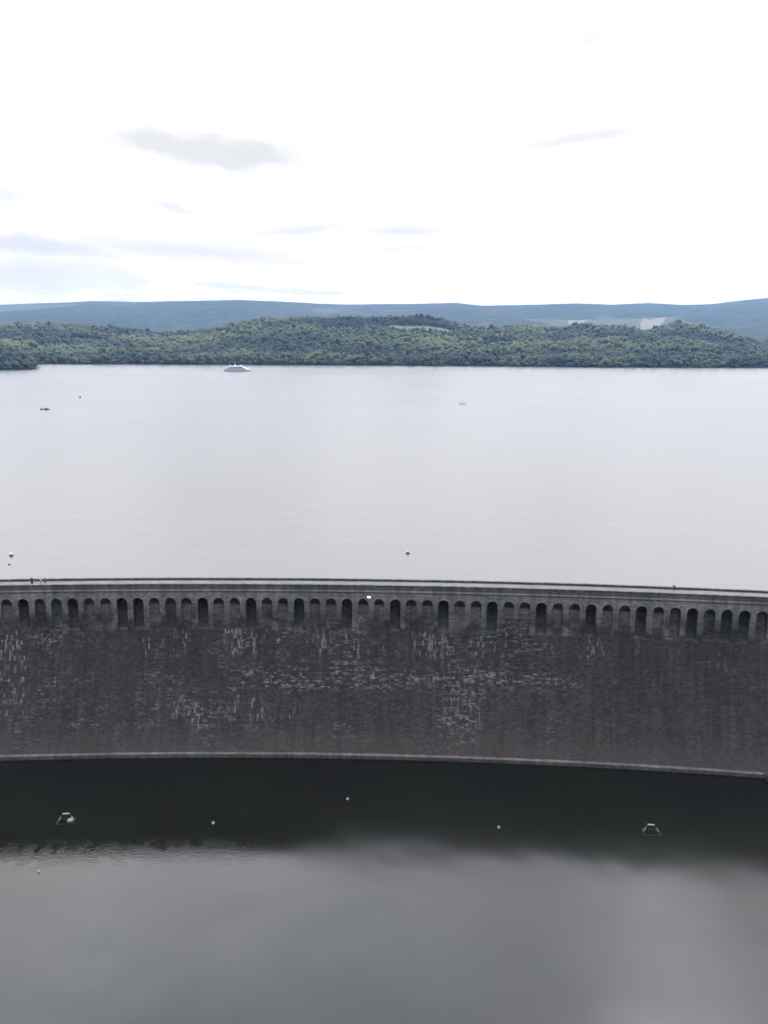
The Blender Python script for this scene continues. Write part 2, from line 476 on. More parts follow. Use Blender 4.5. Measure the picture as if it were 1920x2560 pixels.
# ------------------------------------------------------------------ water and ground
lv, lf = [], []
xs = np.linspace(-3200, 3200, 129)
for x in xs:
    a = math.asin(max(-.9, min(.9, (x - AX) / RAD))) if abs(x - AX) < 420 else None
    y0 = (AY - RAD + math.sqrt(RAD ** 2 - (x - AX) ** 2) + 6.2) if abs(x - AX) < 420 else (AY - 84.0)
    lv.append((x, y0, 0)); lv.append((x, 1800, 0))
for i in range(len(xs) - 1): lf.append((2 * i, 2 * i + 2, 2 * i + 3, 2 * i + 1))
tag(obj_from('lake', lv, lf, M['lake']), 'pale grey reservoir lake filling the middle of the view', 'lake', kind='structure')
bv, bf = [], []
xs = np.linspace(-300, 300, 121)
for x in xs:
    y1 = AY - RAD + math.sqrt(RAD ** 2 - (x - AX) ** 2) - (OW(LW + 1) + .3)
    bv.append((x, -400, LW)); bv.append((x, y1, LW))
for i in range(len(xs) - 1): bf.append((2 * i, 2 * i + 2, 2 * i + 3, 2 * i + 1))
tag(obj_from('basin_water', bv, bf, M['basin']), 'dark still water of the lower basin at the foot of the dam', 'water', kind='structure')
gv = [(-9000, -3000, -37), (9000, -3000, -37), (9000, 10300, -37), (-9000, 10300, -37)]
tag(obj_from('ground', gv, [(0, 1, 2, 3)], M['ground']), 'valley floor under the water', 'ground', kind='structure')

# ------------------------------------------------------------------ hills
NEAR = [(-2400, 92), (-1600, 90), (-1283, 88), (-1082, 93), (-883, 86), (-724, 69), (-590, 78), (-429, 109), (-269, 121), (-83, 124), (129, 127), (196, 117),
        (290, 92), (423, 96), (583, 90), (662, 104), (796, 98), (878, 79), (967, 112), (1103, 92), (1213, 65), (1283, 48), (1500, 50), (2400, 90)]
NU = np.array([a / 2300 for a, _ in NEAR]); NZ = np.array([b - 15 for _, b in NEAR])
FAR = [(-8000, 250), (-4071, 262), (-3101, 282), (-2713, 296), (-2357, 310), (-2003, 309), (-1810, 313), (-1165, 331), (-844, 317), (-523, 300), (-201, 295), (153, 300), (571, 311),
       (765, 294), (1054, 298), (1536, 310), (1827, 302), (2115, 315), (2374, 301), (2630, 309), (2884, 338), (3073, 357), (3966, 392), (8000, 380)]
FU = np.array([a / 5600 for a, _ in FAR]); FZ = np.array([61 + (b - 61) * 7500 / 5600 for _, b in FAR])
SX = np.array([-3200, -760, -600, -540, 0, 300, 442, 800, 1300, 3200])
SY = np.array([1440, 1452, 1455, 1459, 1462, 1440, 1420, 1430, 1400, 1400])
def shore(x, y):
    # the far shore, and at the left a wooded point that juts out towards the dam
    u = x / y
    far = np.interp(x, SX, SY)
    point = 1190 + 62 * np.exp(-np.clip(-.512 - u, 0, 1) / .014)
    return np.where(u < -.512, point, far)
def sstep(t): t = np.clip(t, 0, 1); return t * t * (3 - 2 * t)
def vnoise(x, y, f, seed):
    out = np.zeros(np.shape(x))
    r2 = np.random.default_rng(seed)
    for i in range(7):
        a = r2.uniform(0, 6.283); w = f * r2.uniform(.6, 1.7); ph = r2.uniform(0, 6.283)
        out += np.sin((x * np.cos(a) + y * np.sin(a)) * w + ph)
    return out / 7
def near_h(x, y):
    u = x / y
    ys = shore(x, y)
    zr = np.interp(u, NU, NZ)
    t = (y - ys) / np.maximum(2300 - ys, 200)
    up_ = zr * sstep(np.clip(t, 0, 1) * .86 + .0) / sstep(np.array(.86))
    up_ = np.where(t > 1, zr * (1 - .55 * sstep((y - 2300) / 700)), up_)
    rough = vnoise(x * .6, y, .007, 13) * 13 + vnoise(x, y, .016, 3) * 6 + vnoise(x, y, .05, 4) * 2.5
    h = up_ + rough * np.clip(t * 4, 0, 1) * np.where(t > .8, .45, np.where(t > .6, 1 - (t - .6) * 2.75, 1))
    # the wooded point at the left shore stands a little higher
    h = h + 13 * np.exp(-((x + 760) / 95) ** 2 - ((y - 1228) / 45) ** 2) * np.clip(t * 20, 0, 1)
    return np.where(t < 0, -14 * np.clip(-t * 12, 0, 1), np.maximum(h, .6 + 4 * np.clip(t * 6, 0, 1)))
def far_h(x, y):
    u = x / y
    zr = np.interp(u, FU, FZ)
    t = (y - 2700) / 4800
    base = 46 + (zr - 46) * sstep(np.clip(t, 0, 1)) ** .9
    base = np.where(t > 1, zr * (1 - .3 * sstep((y - 7500) / 2000)), base)
    n = (vnoise(x * .5, y, .003, 5) * 50 + vnoise(x, y, .006, 15) * 20) * np.clip(1 - abs(t - .5) * 2, 0, 1) + vnoise(x, y, .03, 8) * 2.2
    return base + n
MIDU = np.array([-3, -.75, -.60, -.47, -.36, -.27, -.15, -.05, .04, .12, .20, .28, .36, .44, .50, .58, .70, 3])
MIDZ = np.array([150, 165, 168, 192, 176, 138, 120, 130, 150, 172, 178, 160, 176, 196, 188, 205, 215, 200])
def mid_h(x, y):
    u = x / y
    zr = np.interp(u, MIDU, MIDZ) + vnoise(u * 1000, u * 0, .03, 31) * 8
    t = (y - 3250) / 1250
    h = 30 + (zr - 30) * sstep(np.clip(t, 0, 1))
    h = np.where(t > 1, zr * (1 - .6 * sstep((y - 4500) / 900)), h)
    return h + vnoise(x * .7, y, .009, 33) * 11 + vnoise(x, y, .05, 34) * 3
def grid_mesh(name, fn, x0, x1, y0, y1, nx, ny, mat, fan=True):
    Y = np.linspace(y0, y1, ny); T = np.linspace(-1, 1, nx)
    YY, TT = np.meshgrid(Y, T, indexing='ij')
    XX = np.where(TT < 0, -TT * x0, TT * x1) * (YY / y1 if fan else 1)
    ZZ = fn(XX, YY)
    v = np.stack([XX, YY, ZZ], -1).reshape(-1, 3)
    idx = np.arange(nx * ny).reshape(ny, nx)
    a, b, c, d = idx[:-1, :-1].ravel(), idx[:-1, 1:].ravel(), idx[1:, 1:].ravel(), idx[1:, :-1].ravel()
    tris = np.concatenate([np.stack([a, b, c], -1), np.stack([a, c, d], -1)])
    o = big_mesh(name, v, tris, mat)
    for p in o.data.polygons: p.use_smooth = True
    return o
nh = grid_mesh('hills', near_h, -3000, 3000, 1170, 3100, 360, 190, M['near_hill'])
tag(nh, 'wooded slope rising from the far shore of the lake', 'hills', kind='structure')
fh = grid_mesh('far_hills', far_h, -9800, 9800, 2900, 9900, 420, 190, M['far_hill'])
tag(fh, 'long blue hills on the skyline', 'hills', kind='structure')

mh_ = grid_mesh('hills', mid_h, -5200, 5200, 3150, 5300, 420, 90, M['far_hill'])
tag(mh_, 'hazy wooded ridge between the near woods and the skyline', 'hills', kind='structure')
def patch(name, fn, u0, u1, y0, y1, mat, label, lift=2.0):
    v, f = [], []
    nx, ny = 24, 16
    for j in range(ny + 1):
        for i in range(nx + 1):
            a = i / nx; b_ = j / ny
            wob = .22 * math.sin(5 * a + 3 * b_) + .10 * math.sin(13 * b_ + 9 * a)
            y = y0 + (y1 - y0) * (b_ + wob * .6)
            u = u0 + (u1 - u0) * (a * (.75 + .35 * b_) + wob * .5 * math.sin(3 + 5 * b_))
            v.append((u * y, y, float(fn(np.array(u * y), np.array(y))) + lift))
    for j in range(ny):
        for i in range(nx):
            a = j * (nx + 1) + i; f.append((a, a + 1, a + nx + 2, a + nx + 1))
    o = obj_from(name, v, f, mat, smooth=True)
    return tag(o, label, 'field', kind='structure')
FIELDS = [(.005, .10, 2010, 2130), (-.46, -.40, 1900, 1990), (.13, .19, 1800, 1870), (.235, .30, 2130, 2200)]
patch('meadow', near_h, .005, .10, 2010, 2130, M['meadow'], 'light green meadow among the trees below the middle ridge')
patch('field', mid_h, .266, .292, 4050, 4430, M['straw'], 'pale straw coloured field just over the wooded ridge')
patch('field', mid_h, .372, .404, 3600, 4400, M['straw'], 'pale bare field in the dip between two wooded knolls')
patch('field', far_h, -.44, -.36, 6900, 7500, M['meadow'], 'pale upland pasture on the skyline at the left')

# ------------------------------------------------------------------ trees
def ico():
    bm = bmesh.new(); bmesh.ops.create_icosphere(bm, subdivisions=1, radius=1.0)
    v = np.array([p.co[:] for p in bm.verts]); f = np.array([[q.index for q in p.verts] for p in bm.faces]); bm.free()
    return v, f
IV, IF = ico()
def crown_template(nb, seed, tall=1.0):
    r2 = np.random.default_rng(seed); V, T, Hh = [], [], []
    for i in range(nb):
        a = r2.uniform(0, 6.283); rad = r2.uniform(.1, .62) if i else 0
        c = np.array([math.cos(a) * rad, math.sin(a) * rad, r2.uniform(.30, .86) if i else .62])
        w = r2.uniform(.26, .44) if i else .46
        v = IV * (w * r2.uniform(.8, 1.25, (len(IV), 1))) * np.array([1, 1, .62 * tall]) + c
        T.append(IF + len(V) * len(IV)); V.append(v); Hh.append(np.full(len(IV), r2.uniform(0, 1)))
    return np.concatenate(V), np.concatenate(T), np.concatenate(Hh)
TEMPL_A = [crown_template(8, 100 + i) for i in range(10)]
TEMPL_B = [crown_template(4, 200 + i) for i in range(8)]
pts = []
y = 1185.0
while y < 2560:
    step = 9.5 if y < 1600 else (11.5 if y < 1900 else 13.5)
    half = .60 * y + 70
    xs = np.arange(-half, half, step)
    xs = xs + rng.uniform(-.45, .45, len(xs)) * step
    yy = y + rng.uniform(-.45, .45, len(xs)) * step
    pts.append(np.stack([xs, yy], -1)); y += step
pts = np.concatenate(pts)
ysx = shore(pts[:, 0], pts[:, 1])
keep = pts[:, 1] > ysx + 4
for u0, u1, y0, y1 in FIELDS:
    u = pts[:, 0] / pts[:, 1]
    keep &= ~((u > u0) & (u < u1) & (pts[:, 1] > y0 - 6) & (pts[:, 1] < y1 + 6))
pts = pts[keep]
hz = near_h(pts[:, 0], pts[:, 1])
VV, TT, CC = [], [], []
off = 0
stand = 1.3 * vnoise(pts[:, 0] * .55, pts[:, 1], .016, 21) + .9 * vnoise(pts[:, 0] * .7, pts[:, 1], .042, 22)
uu = pts[:, 0] / pts[:, 1]
lightwood = np.exp(-((uu + .46) / .075) ** 2) * np.exp(-((pts[:, 1] - 1600) / 210) ** 2) + np.exp(-((uu - .05) / .05) ** 2) * np.exp(-((pts[:, 1] - 1900) / 130) ** 2) + 1.1 * np.exp(-((uu + .285) / .03) ** 2) * np.exp(-((pts[:, 1] - 1950) / 190) ** 2)
darkwood = np.exp(-((uu - .47) / .10) ** 2) * np.exp(-((pts[:, 1] - 1560) / 260) ** 2)
shore_d = pts[:, 1] - shore(pts[:, 0], pts[:, 1])
for i, (px, py) in enumerate(pts):
    tm = (TEMPL_A if py < 1750 else TEMPL_B)[rng.integers(0, 8)]
    v, t, h = tm
    size = rng.uniform(.62, 1.32) * (1.0 + .25 * stand[i])
    if rng.random() < .06: size *= 1.3
    r_ = 8.6 * size * (1.0 if py < 1600 else 1.15); hh = 16.5 * size
    if shore_d[i] < 14: hh *= rng.uniform(.42, .85)
    a = rng.uniform(0, 6.283); ca, sa = math.cos(a), math.sin(a)
    q = np.empty_like(v)
    q[:, 0] = (v[:, 0] * ca - v[:, 1] * sa) * r_ + px
    q[:, 1] = (v[:, 0] * sa + v[:, 1] * ca) * r_ + py
    q[:, 2] = v[:, 2] * hh * 1.05 - 1.5 + hz[i]
    VV.append(q); TT.append(t + off); off += len(v)
    tone = .34 + .85 * stand[i] + .5 * lightwood[i] - .22 * darkwood[i] + rng.normal(0, .10)
    if 12 < shore_d[i] < 110: tone -= .12
    if uu[i] < -.512 and py < 1420: tone = .16 + rng.normal(0, .08)
    CC.append(np.clip(tone + (h - .5) * .16, 0, 1))
fo = big_mesh('forest', np.concatenate(VV), np.concatenate(TT), M['leaf'], np.concatenate(CC))
fo.data.polygons.foreach_set('use_smooth', np.ones(len(fo.data.polygons), bool))
tag(fo, 'dense mixed green wood covering the far shore', 'forest', kind='stuff')

# trees one can tell apart along the shore
def make_crown(name, r_, h_, mat, parent, seed, n=420, tone=.5):
    r2 = np.random.default_rng(seed)
    cl = []
    for i in range(15):
        d = r2.normal(0, 1, 3); d /= np.linalg.norm(d)
        cl.append((np.array([d[0] * r_ * .62, d[1] * r_ * .62, h_ * .58 + d[2] * h_ * .30]), r2.uniform(.28, .46) * r_, r2.uniform(-.25, .25)))
    V, T, Cc = [], [], []
    for i in range(n):
        c, w, tn = cl[r2.integers(0, len(cl))]
        d = r2.normal(0, 1, 3); d /= np.linalg.norm(d)
        p = c + d * w * r2.uniform(.75, 1.05)
        e1 = np.cross(d, r2.normal(0, 1, 3)); e1 /= np.linalg.norm(e1); e2 = np.cross(d, e1)
        d2 = e1 * r2.uniform(.5, 1.0) * .26 * r_; d3 = (e2 + d * r2.uniform(-.5, .5)) * .22 * r_
        b0 = len(V)
        V += [p - d2 - d3, p + d2 - d3 * .6, p + d2 * .7 + d3, p - d2 * .8 + d3 * 1.1]
        T += [(b0, b0 + 1, b0 + 2), (b0, b0 + 2, b0 + 3)]
        Cc += [min(1, max(0, tone + tn + r2.normal(0, .12)))] * 4
    return big_mesh(name, np.array(V), np.array(T), mat, np.array(Cc), parent)
def tree(name, x, y, h_, r_, leafm, label, group, seed, tone=.5):
    z = float(near_h(np.array(x), np.array(y)))
    t = empty(name, (x, y, z - .3))
    tag(t, label, 'tree', group)
    bm = bmesh.new()
    tube(bm, (0, 0, 0), (0, 0, h_ * .45), r_ * .07, r_ * .045, 8)
    for i in range(5):
        a = i * 1.26 + seed; tube(bm, (0, 0, h_ * (.25 + .04 * i)), (math.cos(a) * r_ * .5, math.sin(a) * r_ * .5, h_ * (.5 + .05 * i)), r_ * .035, r_ * .012, 6)
    obj_bm('trunk', bm, M['bark'], t)
    make_crown('crown', r_, h_, leafm, t, seed, tone=tone)
    return t
tree('broadleaf_tree', 56.0, 1466.0, 23.0, 9.5, M['leaf_pale'], 'pale silvery round tree alone at the water edge right of the middle', None, 1, .45)
i = 0
for x, y, h_, r_ in ((-652, 1258, 11, 5.5), (-661, 1250, 15, 7), (-672, 1244, 18, 8.5), (-682, 1232, 20, 9.5), (-694, 1222, 19, 9), (-706, 1212, 22, 10), (-674, 1266, 22, 10), (-690, 1258, 24, 10)):
    tree('broadleaf_tree', x, y, h_, r_, M['leaf'], 'green tree on the small wooded point at the left edge of the far shore', 'trees on the wooded point', 20 + i, .22 + .08 * (i % 3)); i += 1
for x, y, h_, r_ in ((-560, 1466, 9, 5), (-521, 1466, 8, 5), (-505, 1468, 11, 6), (-478, 1465, 7, 5), (-395, 1467, 8, 6), (-330, 1467, 7, 5), (-196, 1467, 8, 6), (-155, 1468, 7, 5),
                     (-100, 1467, 9, 6), (24, 1468, 7, 6), (120, 1462, 8, 6), (175, 1457, 7, 6), (330, 1440, 8, 6), (420, 1431, 9, 6), (505, 1426, 7, 6)):
    tree('shore_willow', x, y, h_, r_, M['leaf_pale'], 'small pale willow bush on the far shoreline', 'pale bushes along the far shoreline', 40 + i, .15 + .12 * (i % 3)); i += 1
for x, y, h_, r_ in ((100, 2262, 24, 13), (118, 2255, 28, 12), (134, 2258, 26, 13), (150, 2266, 23, 13), (172, 2262, 19, 13)):
    tree('broadleaf_tree', x, y, h_, r_, M['leaf'], 'tall dark tree of the clump on top of the middle ridge', 'dark clump on the middle ridge', 60 + i, .08); i += 1

# ------------------------------------------------------------------ passenger ship
ship = empty('passenger_ship', (-262, 1206, 0), R(3))
tag(ship, 'white two-deck passenger ship cruising close to the far shore', 'ship')
def hull(bm, L, W, z0, z1, yc, rake):
    n = 14; top, bot = [], []
    outl = []
    for i in range(n + 1):
        t = i / n; x = -L / 2 + L * t
        w = W / 2 * (1 - max(0, (t - .78) / .22) ** 2 * .92) * (1 if t > .04 else .85)
        outl.append((x, w))
    ring = [(x, w) for x, w in outl] + [(x, -w) for x, w in outl[::-1]]
    for x, w in ring:
        top.append(bm.verts.new((x + (rake if x > 0 else -rake * .3) * (abs(x) * 2 / L) ** 2, yc + w, z1)))
        bot.append(bm.verts.new((x * .96, yc + w * .85, z0)))
    m = len(ring)
    for i in range(m):
        j = (i + 1) % m
        bm.faces.new((bot[i], bot[j], top[j], top[i]))
    bm.faces.new(top); bm.faces.new(bot[::-1])
bm = bmesh.new(); hull(bm, 46, 4.0, -.8, 1.9, -4.2, 1.6); hull(bm, 46, 4.0, -.8, 1.9, 4.2, 1.6)
obj_bm('hull', bm, M['boat_grey'], ship)
bm = bmesh.new(); box(bm, -23, 22.5, -6.2, 6.2, 1.91, 2.5)
obj_bm('deck', bm, M['boat_grey'], ship)
def house(x0, x1, w, z0, z1, sl):
    bm = bmesh.new()
    vs = box(bm, x0, x1, -w, w, z0, z1)
    for v in vs[4:]:
        v.co.x += sl if v.co.x < 0 else -sl; v.co.y *= .97
    return bm
lo_ = obj_bm('saloon', house(-21, 18.5, 5.8, 2.51, 5.3, 2.2), M['boat_grey'], ship)
up_d = obj_bm('upper_saloon', house(-15.5, 12.5, 5.2, 5.31, 8.1, 1.6), M['boat_grey'], ship)
for side in (-1, 1):
    bm = bmesh.new()
    for j in range(14): box(bm, -17.6 + 2.4 * j, -15.7 + 2.4 * j, side * 5.72 - .06, side * 5.72 + .06, 3.3, 4.5)
    obj_bm('window_row', bm, M['glass_dark'], lo_)
    bm = bmesh.new()
    for j in range(9): box(bm, -12.2 + 2.5 * j, -10.2 + 2.5 * j, side * 5.12 - .06, side * 5.12 + .06, 6.0, 7.3)
    obj_bm('window_row', bm, M['glass_dark'], up_d)
bm = bmesh.new(); box(bm, -14.5, 11.5, -5.4, 5.4, 8.11, 8.35); obj_bm('roof', bm, M['white'], ship)
bm = bmesh.new(); box(bm, 4.5, 8.5, -1.8, 1.8, 8.36, 10.3); obj_bm('wheelhouse', bm, M['white'], ship)
bm = bmesh.new(); tube(bm, (-4.0, 0, 8.36), (-3.0, 0, 12.2), .9, .7, 12); obj_bm('funnel', bm, M['white'], ship)
bm = bmesh.new(); tube(bm, (-11.5, 0, 8.36), (-12.2, 0, 13.0), .28, .16, 8); tube(bm, (-13.0, 0, 11.0), (-10.8, 0, 11.0), .12, n=6); obj_bm('mast', bm, M['white'], ship)
bm = bmesh.new()
for side in (-1, 1):
    tube(bm, (-22.6, side * 6.0, 3.5), (21.8, side * 6.0, 3.5), .06, n=6)
    for j in range(16): tube(bm, (-22.6 + j * 2.96, side * 6.0, 2.5), (-22.6 + j * 2.96, side * 6.0, 3.5), .05, n=6)
obj_bm('railing', bm, M['white'], ship)

# small boats
b = empty('motorboat', (-285.7, 563, 0), R(-4))
tag(b, 'low dark motorboat lying at the left of the lake', 'boat')
bm = bmesh.new(); hull(bm, 7.4, 2.3, -.2, .75, 0, .5); obj_bm('hull', bm, M['dark'], b)
bm = bmesh.new(); vs = box(bm, .6, 2.4, -.8, .8, .76, 1.5)
for v in vs[4:]: v.co.x = v.co.x * .7 + .4; v.co.y *= .8
obj_bm('windscreen', bm, M['glass_dark'], b)
bm = bmesh.new(); box(bm, -3.9, -3.3, -.3, .3, .2, 1.35); obj_bm('outboard_motor', bm, M['dark'], b)
b = empty('raft', (72.9, 629, 0), R(2))
tag(b, 'pale grey square raft floating alone right of the middle of the lake', 'raft')
bm = bmesh.new(); box(bm, -2.9, 2.9, -1.5, 1.5, .25, .55); obj_bm('deck', bm, M['raft_grey'], b)
for sd in (-1, 1):
    bm = bmesh.new(); tube(bm, (-2.8, sd * 1.1, .1), (2.8, sd * 1.1, .1), .32, n=12); obj_bm('float', bm, M['raft_grey'], b)
bm = bmesh.new()
for x in (-2.6, 2.6):
    for y in (-1.3, 1.3): tube(bm, (x, y, .55), (x, y, 1.55), .05, n=6)
for y in (-1.3, 1.3): tube(bm, (-2.6, y, 1.55), (2.6, y, 1.55), .05, n=6)
obj_bm('railing', bm, M['raft_grey'], b)

# ------------------------------------------------------------------ buoys
def buoy(name, loc, r_, body, cap, label, group=None, tall=1.0):
    o = empty(name, loc); tag(o, label, 'buoy', group)
    bm = bmesh.new(); lathe(bm, [(r_ * .35, -r_ * .5), (r_ * .9, -r_ * .15), (r_, .12 * r_), (r_ * .86, .55 * r_ * tall), (r_ * .5, .85 * r_ * tall)], 20)
    obj_bm('float', bm, body, o, True)
    bm = bmesh.new(); lathe(bm, [(r_ * .5, .852 * r_ * tall), (r_ * .44, 1.25 * r_ * tall), (r_ * .2, 1.55 * r_ * tall)], 16)
    obj_bm('cap', bm, cap, o, True)
    return o
buoy('buoy', (-305.8, 675, 0), 1.1, M['dark'], M['dark'], 'dark round buoy beyond the motorboat at the left of the lake')
buoy('buoy', (-106.1, 179.9, 0), .58, M['rust'], M['white'], 'rust red buoy with a pale top near the left end of the dam')
buoy('buoy', (-102.6, 172.4, 0), .38, M['dark'], M['dark'], 'small dark buoy in front of the rust red buoy', tall=.6)
buoy('buoy', (7.0, 183.9, 0), .56, M['dark'], M['white'], 'dark buoy with a white top above the middle of the dam')
buoy('buoy', (-33.56, 111.7, LW), .30, M['pale'], M['pale'], 'pale buoy between the left frame and the middle of the dark basin water')
buoy('buoy', (-7.31, 119.0, LW), .28, M['pale'], M['pale'], 'pale buoy nearest to the foot of the dam')
buoy('buoy', (22.92, 110.9, LW), .27, M['pale'], M['pale'], 'pale buoy right of the middle of the basin near the edge of the dark reflection')
buoy('buoy', (-61.85, 99.2, LW), .28, M['pale'], M['pale'], 'pale buoy among the sparkling wavelets at the left')

# ------------------------------------------------------------------ floating frames in the basin
def frame(loc, rz, label, with_ball):
    o = empty('floating_frame', loc, rz); tag(o, label, 'floating frame', 'floating frames in the basin')
    top = [(-.62, .55, 1.35), (.62, .55, 1.35)]
    bm = bmesh.new(); tube(bm, top[0], top[1], .15, n=12); obj_bm('cross_beam', bm, M['pale'], o)
    for sd in (-1, 1):
        bm = bmesh.new()
        tube(bm, (sd * 1.0, .42, .85), (sd * 1.38, .1, .22), .12, .14, 10)
        l = obj_bm('leg', bm, M['steel'], o)
        bm = bmesh.new(); tube(bm, (sd * .64, .55, 1.33), (sd * 1.0, .42, .86), .075, n=8); obj_bm('strut', bm, M['steel_dark'], l)
        bm = bmesh.new(); tube(bm, (sd * 1.6, -.9, .02), (sd * 1.5, .9, .02), .15, n=12); obj_bm('pontoon', bm, M['steel_dark'], o)
    bm = bmesh.new(); tube(bm, (-1.45, -.85, .05), (1.45, -.85, .05), .07, n=8); tube(bm, (-1.4, .85, .05), (1.4, .85, .05), .07, n=8); obj_bm('cross_bar', bm, M['steel_dark'], o)
    if with_ball:
        bm = bmesh.new(); bmesh.ops.create_icosphere(bm, subdivisions=3, radius=.52)
        for v in bm.verts: v.co = Vector((v.co.x * 1.1 + .95, v.co.y - .35, v.co.z * .8 + .42))
        obj_bm('float', bm, M['steel'], o, True)
    return o
frame((-62.9, 112.0, LW), R(6), 'floating steel frame carrying a big grey float, at the left of the dark basin water', True)
frame((52.5, 109.7, LW), R(-4), 'bare floating steel frame at the right of the dark basin water', False)

# lamp under the parapet
s_l = AX * -1 - 3.3
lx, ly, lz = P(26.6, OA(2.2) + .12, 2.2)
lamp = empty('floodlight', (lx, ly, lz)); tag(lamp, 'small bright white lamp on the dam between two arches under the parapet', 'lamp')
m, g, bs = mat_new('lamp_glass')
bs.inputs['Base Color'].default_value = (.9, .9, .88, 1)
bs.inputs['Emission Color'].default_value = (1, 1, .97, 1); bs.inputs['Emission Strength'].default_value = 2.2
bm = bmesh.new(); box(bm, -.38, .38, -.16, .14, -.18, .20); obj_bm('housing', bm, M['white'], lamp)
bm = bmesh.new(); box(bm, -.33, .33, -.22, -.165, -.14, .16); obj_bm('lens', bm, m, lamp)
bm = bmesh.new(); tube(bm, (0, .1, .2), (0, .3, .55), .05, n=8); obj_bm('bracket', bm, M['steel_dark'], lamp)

# ------------------------------------------------------------------ people on the crest
def skin_obj(name, V, E, rad, mat, parent, root=0, sub=2):
    me = bpy.data.meshes.new(name)
    me.from_pydata(V, E, []); o = bpy.data.objects.new(name, me); C.objects.link(o)
    if parent: o.parent = parent
    sk = o.modifiers.new('Skin', 'SKIN'); sk.use_smooth_shade = True
    d = me.skin_vertices[0].data if me.skin_vertices else None
    if d:
        for i, r_ in enumerate(rad):
            d[i].radius = r_ if isinstance(r_, tuple) else (r_, r_)
            d[i].use_root = (i == root)
    su = o.modifiers.new('Subdivision', 'SUBSURF'); su.levels = sub; su.render_levels = sub
    me.materials.append(mat)
    return o
def person(loc, rz, label, top_mat, leg_mat, lean=0.0, stride=.12, arm=.1, coat=0.0):
    o = empty('person', loc, rz)
    tag(o, label, 'person', 'people on the crest road')
    V, E, Rd = [], [], []
    def add(p, r_, par=None):
        V.append(Vector(p)); Rd.append(r_)
        if par is not None: E.append((par, len(V) - 1))
        return len(V) - 1
    def bend(p):
        p = Vector(p)
        if p.z > .95: 
            q = p - Vector((0, 0, .95)); q.rotate(Matrix.Rotation(-lean, 3, 'X')); p = q + Vector((0, 0, .95))
        return p
    pel = add(bend((0, 0, .95)), (.15, .10))
    wa = add(bend((0, 0, 1.12)), (.135, .095), pel)
    ch = add(bend((0, 0, 1.36)), (.165, .11), wa)
    nk = add(bend((0, .01, 1.50)), .058, ch)
    hd = add(bend((0, .03, 1.61)), (.078, .092), nk); tp = add(bend((0, .02, 1.71)), (.066, .078), hd)
    add(bend((0, .125, 1.615)), .016, hd)
    for sx in (-1, 1): add(bend((sx * .088, .02, 1.62)), .014, hd)
    arms, legs = [], []
    for sx in (-1, 1):
        sh = add(bend((sx * .19, 0, 1.41)), .062, ch)
        el = add(bend((sx * .26, arm * sx * .5 - .02, 1.14)), .046, sh)
        wr = add(bend((sx * .27, arm * sx + .10, .92)), .032, el)
        pm = add(bend((sx * .27, arm * sx + .13, .85)), (.036, .022), wr)
        for j in range(4):
            f1 = add(bend((sx * .27, arm * sx + .105 + .018 * j, .795 - .004 * (j % 3))), .009, pm)
            add(bend((sx * .255, arm * sx + .11 + .018 * j, .755 - .006 * (j % 3))), .008, f1)
        t1 = add(bend((sx * .262, arm * sx + .165, .85)), .011, wr); add(bend((sx * .25, arm * sx + .18, .81)), .009, t1)
        arms.append((sh, el, wr))
    for sx in (-1, 1):
        hp = add((sx * .095, 0, .88), .088, pel)
        kn = add((sx * .105, stride * sx * .55 + .03, .49), .058, hp)
        an = add((sx * .105, stride * sx, .09), .04, kn)
        ft = add((sx * .115, stride * sx + .15, .035), (.042, .032), an)
        legs.append((hp, kn, an))
    skin_obj('body', V, E, Rd, M['skin'], o)
    def sub(name, ids, edges, extra, mat):
        mp = {i: n for n, i in enumerate(ids)}
        rr = []
        for i in ids:
            r_ = Rd[i]; r_ = r_ if isinstance(r_, tuple) else (r_, r_)
            rr.append((r_[0] + extra, r_[1] + extra))
        skin_obj(name, [V[i] for i in ids], [(mp[a], mp[b_]) for a, b_ in edges], rr, mat, o)
    (s1, e1, w1), (s2, e2, w2) = arms
    sub('jacket', [pel, wa, ch, s1, e1, w1, s2, e2, w2], [(pel, wa), (wa, ch), (ch, s1), (s1, e1), (e1, w1), (ch, s2), (s2, e2), (e2, w2)], .022, top_mat)
    (h1, k1, a1), (h2, k2, a2) = legs
    sub('trousers', [pel, h1, k1, a1, h2, k2, a2], [(pel, h1), (h1, k1), (k1, a1), (pel, h2), (h2, k2), (k2, a2)], .018 + coat, leg_mat)
    o.scale = (1.06, 1.06, 1.06)
    hv = [tuple(bend((0, -.015, 1.64))), tuple(bend((0, 0, 1.735)))]
    skin_obj('hair', hv, [(0, 1)], [(.092, .098), (.076, .086)], M['hair'], o)
    return o
person((-82.9, 147.25, ZR + .01), R(200), 'person in dark clothes standing upright on the crest, leftmost of the walkers', M['navy'], M['navy'], stride=.03, coat=.045)
person((-80.8, 147.3, ZR + .01), R(80), 'person in pale clothes walking on the crest', M['lightcloth'], M['lightcloth'], stride=.25, arm=.2)
person((-79.8, 147.35, ZR + .01), R(95), 'person in a dark top striding beside the pale clothed walker', M['navy'], M['jean'], stride=.28, arm=.2)
person((67.6, 145.0, ZR + .01), R(10), 'person in dark clothes bending over the low parapet at the right', M['navy'], M['navy'], lean=R(62), stride=.1)

